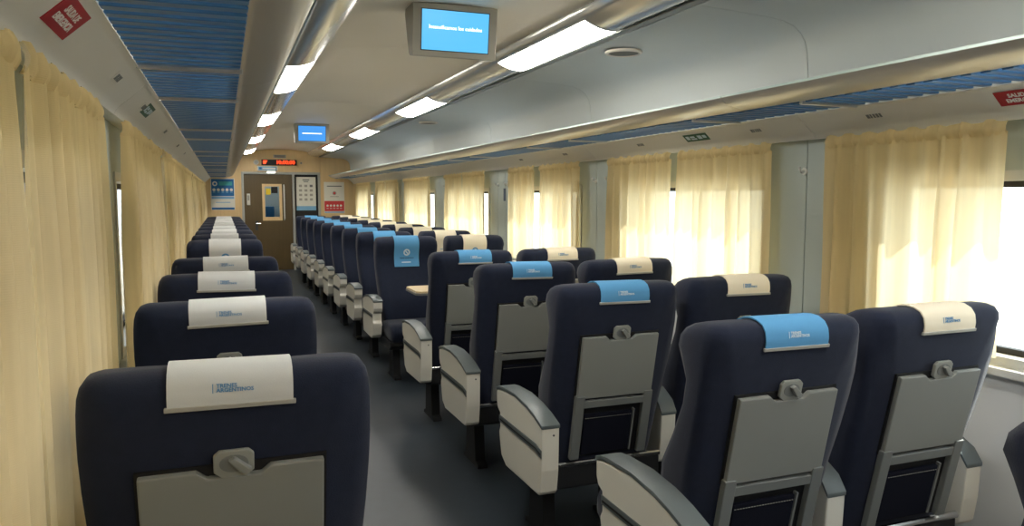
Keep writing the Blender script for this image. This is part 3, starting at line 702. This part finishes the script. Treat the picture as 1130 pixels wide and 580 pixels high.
def poster(name, x, z, wd, ht, label, y=Y1-0.014, base='poster_white'):
    r = thing(name, (x, y, z), label, 'poster', 'notices on the end wall')
    MB().box(-wd/2, wd/2, -0.004, 0, -ht/2, ht/2).build('sheet', base, r)
    def rect(n, x0, x1, z0, z1, m, d=0.0045): return MB().box(x0*wd/2, x1*wd/2, -d, -0.004, z0*ht/2, z1*ht/2).build(n, m, r)
    def disc(n, cx, cz, rad, m, d=0.0052): return MB().disc((cx*wd/2, -d, cz*ht/2), rad, 'y', d-0.004, 16).build(n, m, r)
    return r, rect, disc
r, rect, disc = poster('blue_poster', 0.0, 1.50, 0.43, 0.60, 'blue and white poster with a ring emblem on the wood end wall')
rect('printed_field', -0.94, 0.94, -0.12, 0.96, 'poster_blue'); rect('printed_band', -0.94, 0.94, -0.30, -0.15, 'poster_sky'); rect('printed_band', -0.94, 0.94, -0.98, -0.85, 'poster_blue')
disc('printed_emblem', -0.64, 0.66, 0.045, 'poster_white'); disc('printed_emblem', -0.64, 0.66, 0.024, 'poster_blue', 0.0056)
rect('printed_title', -0.30, 0.80, 0.55, 0.80, 'poster_green', 0.005)
for k in range(5): disc('printed_icon', -0.72+0.36*k, 0.28, 0.028, 'poster_white')
for k in range(5): rect('printed_text', -0.82+0.36*k, -0.62+0.36*k, 0.10, 0.15, 'poster_sky', 0.005)
rect('printed_text', -0.6, 0.6, -0.55, -0.50, 'poster_sky', 0.005)
r, rect, disc = poster('white_poster', 1.548, 1.51, 0.375, 0.66, 'white notice with a blue foot on the black panel', y=Y1+0.028)
rect('printed_band', -1, 1, -1, -0.74, 'poster_sky'); rect('printed_title', -0.35, 0.35, 0.80, 0.86, 'poster_ink'); rect('printed_title', -0.25, 0.25, 0.70, 0.75, 'poster_ink')
for i in range(3):
    for j in range(4): rect('printed_icon', -0.72+i*0.55, -0.42+i*0.55, 0.40-j*0.27, 0.54-j*0.27, 'poster_ink' if (i, j) == (2, 0) else 'hem')
r, rect, disc = poster('red_poster', 2.090, 1.435, 0.40, 0.62, 'white poster with a red lower field on the wood end wall')
rect('printed_field', -0.97, 0.97, -0.88, -0.22, 'poster_red'); rect('printed_band', -0.97, 0.97, -0.99, -0.91, 'poster_sky'); rect('printed_title', -0.7, 0.75, 0.70, 0.76, 'poster_ink')
disc('printed_emblem', 0.02, 0.28, 0.04, 'hem'); disc('printed_emblem', 0.02, 0.28, 0.022, 'poster_red', 0.0056); rect('printed_text', -0.4, 0.45, 0.04, 0.08, 'hem')
for k in range(5): disc('printed_icon', -0.68+0.33*k, -0.52, 0.022, 'poster_white')
for k in range(5): rect('printed_text', -0.78+0.33*k, -0.58+0.33*k, -0.72, -0.68, 'poster_white', 0.005)

# LED clock over the door
r = thing('led_display', (1.045, Y1-0.014, 2.115), 'black display with glowing red clock digits above the door', 'display')
MB().box(-0.33, 0.33, -0.05, 0, -0.055, 0.055).build('case', 'gasket', r, bevel=0.005)
link('digits', text_mesh('digits', '10:00:00', 0.105, 'led', extrude=0.001, bold=0.002), r, Matrix.Translation((0.115, -0.052, 0)) @ Matrix.Rotation(PI/2, 4, 'X'))
link('digits', MB().prism([(-0.30, -0.03), (-0.255, -0.03), (-0.22, 0.035), (-0.30, 0.035)], -0.053, -0.051, 'y').mesh('digits', 'led'), r)
r = thing('lit_sign', (0.825, Y1-0.014, 1.998), 'pale blue and white sign over the door below the clock', 'sign')
MB().box(-0.19, 0.19, -0.03, 0, -0.05, 0.05).build('case', 'poster_white', r, bevel=0.004)
MB().box(-0.17, 0.17, -0.032, -0.03, -0.035, 0.035).build('face', 'poster_sky', r); MB().box(-0.155, -0.11, -0.033, -0.032, -0.02, 0.022).build('pictogram', 'poster_blue', r); MB().box(-0.09, 0.15, -0.033, -0.032, -0.012, 0.012).build('pictogram', 'poster_white', r)
r = thing('door_lamp', (0.89, Y1-0.031, 1.925), 'small glowing white lamp on the door frame header', 'lamp')
MB().box(-0.085, 0.085, -0.04, 0, -0.012, 0.02).build('body', 'poster_white', r, bevel=0.006); MB().box(-0.075, 0.075, -0.05, -0.036, -0.018, 0.012).build('lens', 'light_small', r, bevel=0.006)
r = thing('wall_speaker', (0.62, Y1-0.014, 2.115), 'small round white device on the end wall beside the clock', 'speaker')
MB().disc((0, -0.03, 0), 0.05, 'y', 0.03, 20).build('case', 'poster_white', r, bevel=0.004); MB().disc((0, -0.033, 0), 0.036, 'y', 0.003, 20).build('face', 'cloth_white', r)
r = thing('wall_vent', (1.06, Y1-0.014, 2.235), 'small pale vent plate on the end wall above the clock', 'vent')
MB().box(-0.12, 0.12, -0.012, 0, -0.03, 0.03).build('plate', 'hem', r, bevel=0.003)
for k in range(3): MB().box(-0.10, 0.10, -0.016, -0.012, -0.02+0.016*k, -0.012+0.016*k).build('louvre', 'trim_dark', r)
r = thing('wall_sensor', (1.46, Y1-0.014, 2.11), 'tiny round sensor on the end wall past the clock digits', 'sensor')
MB().disc((0, -0.014, 0), 0.022, 'y', 0.014, 16).build('case', 'hem', r); MB().disc((0, -0.018, 0), 0.010, 'y', 0.004, 12).build('eye', 'trim_dark', r)
